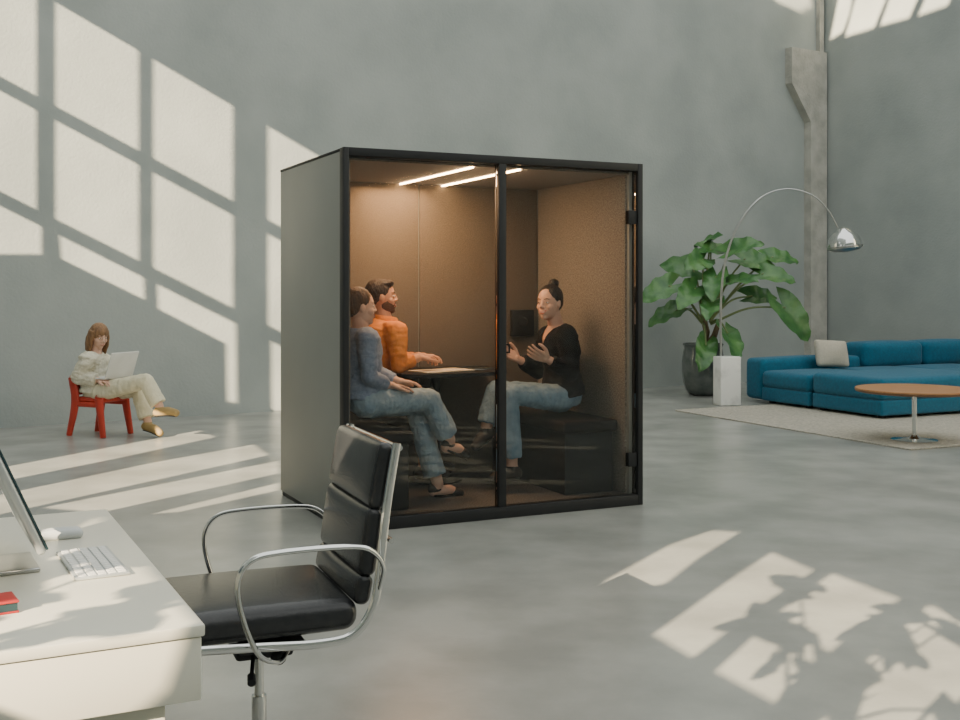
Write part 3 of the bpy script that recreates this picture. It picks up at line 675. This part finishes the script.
leafspec = [(656, 292, 31, -.1), (663, 316, 29, .1), (678, 266, 32, .25), (696, 262, 30, -.2), (714, 286, 30, -.3), (688, 296, 32, -.3), (722, 250, 29, .2), (744, 246, 32, -.2),
            (760, 262, 32, .1), (778, 276, 30, -.1), (785, 258, 27, .3), (742, 280, 30, -.35), (764, 296, 27, .3), (710, 308, 27, -.4), (797, 322, 38, -.1),
            (733, 344, 33, -.45), (704, 356, 29, -.45), (703, 242, 25, .4)]
for (px, py, sz, dy) in leafspec:
    Zp = PP.y+dy; p = V(((px-480)/F*Zp, Zp, CH+(HY-py)*Zp/F))-PP
    ln = sz*1.2*Zp/F; hgt = (p.z-1.3)
    o_ = V((p.x-.15+random.uniform(-.15, .15), p.y-.1, .45*hgt-.22+random.uniform(-.3, .2) if px != 797 else -1.3))
    if V((o_.x, o_.y)).length < .2: o_ = V((.35*random.choice((-1, 1)), -.2, random.uniform(-.5, .35)))
    nr = V((o_.x*.2+random.uniform(-.5, .5), -.8+random.uniform(-.3, .5), .7))
    bm = B(); leaf(bm, p, o_, nr, ln, ln*.33, .34, .020); obj('leaf', bm, M['leaf'], pt, angle=80)
    st = p-o_.normalized()*ln*.40; b0 = V((.1 if p.x > .2 else 0, 0, .95+.1*random.random()))
    bm = B(); cc = catmull([b0, b0.lerp(st, .5)+V((0, 0, .10)), st], 6); tube(bm, cc, [.018-.008*i/len(cc) for i in range(len(cc))], 8); obj('stem', bm, M['stem'], pt)
# indoor trees behind the camera that dapple the sunlight
def tree(loc, cz, rad, nleaf, label, seed, ln=.15, wd=.032, nb_=14):
    rnd = random.Random(seed)
    t = thing('potted_tree', label, 'tree', loc, 0, 'indoor trees by the tall windows')
    bm = B(); lathe(bm, [(.2, 0), (.24, .3), (.26, .5), (.23, .5), (.22, .45)], seg=32); obj('pot', bm, M['pot'], t)
    bm = B(); limb(bm, [V((0, 0, .4)), V((.05, 0, 1.2)), V((0, .05, cz-.2))], [.03, .024, .016])
    fo = B()
    for k in range(nb_):
        d_ = V((rnd.gauss(0, 1), rnd.gauss(0, 1), rnd.gauss(0, .9))).normalized()*rad*rnd.uniform(.5, 1); e_ = V((0, .05, cz))+d_
        s_ = V((0, .05, cz-.3)); tube(bm, [s_, s_.lerp(e_, .5)+V((0, 0, .06)), e_], [.010, .007, .004], 6)
        for q in range(nleaf//nb_):
            pp = s_.lerp(e_, rnd.uniform(.5, 1.1)); o_ = V((rnd.gauss(0, 1), rnd.gauss(0, 1), rnd.gauss(-.2, .6)))
            nrm = -SUN+V((rnd.gauss(0, .5), rnd.gauss(0, .5), rnd.gauss(0, .5)))
            leaf(fo, pp+o_.normalized()*.08, o_, nrm, ln, wd, .3, .004)
    obj('trunk', bm, M['trunk'], t); obj('foliage', fo, M['leaf'], t)
tree((-1.66, -.86, 0), 2.52, .80, 24, 'slender potted tree to the right by the windows', 11, .24, .065, 8)
tree((-2.85, -.75, 0), 2.25, .55, 56, 'slender potted tree to the left by the windows', 5, .18, .045)
# ------------------------------------------------------------------ light and camera
sl = bpy.data.lights.new('sun', 'SUN'); sl.energy = 26; sl.angle = math.radians(.25); sl.color = (1, .81, .56)
so = bpy.data.objects.new('sun', sl); C.objects.link(so); so.rotation_euler = SUN.to_track_quat('-Z', 'Y').to_euler()
al_ = bpy.data.lights.new('booth_light', 'AREA'); al_.shape = 'RECTANGLE'; al_.size = .5; al_.size_y = 1.0; al_.energy = 25; al_.color = (1, .58, .30)
ao = bpy.data.objects.new('booth_light', al_); C.objects.link(ao); ao.location = pod(.8, .75, PH-.09); ao.rotation_euler = (0, 0, PROT)
w = bpy.data.worlds.new('world'); bpy.context.scene.world = w; w.use_nodes = True
nt = w.node_tree; bg = nt.nodes['Background']
tc = nt.nodes.new('ShaderNodeTexCoord'); sx = nt.nodes.new('ShaderNodeSeparateXYZ'); rp = nt.nodes.new('ShaderNodeValToRGB')
nt.links.new(tc.outputs['Generated'], sx.inputs[0]); nt.links.new(sx.outputs['Z'], rp.inputs[0]); nt.links.new(rp.outputs[0], bg.inputs[0])
rp.color_ramp.elements[0].color = (.80, .81, .78, 1); rp.color_ramp.elements[1].color = (.90, .93, .90, 1); bg.inputs[1].default_value = 1.95
cd = bpy.data.cameras.new('camera'); cam = bpy.data.objects.new('camera', cd); C.objects.link(cam)
cam.location = CAM; cam.rotation_euler = (PI/2, 0, 0); cd.sensor_width = 36; cd.lens = F/960*36; cd.shift_y = -(360-HY)/960
bpy.context.scene.camera = cam
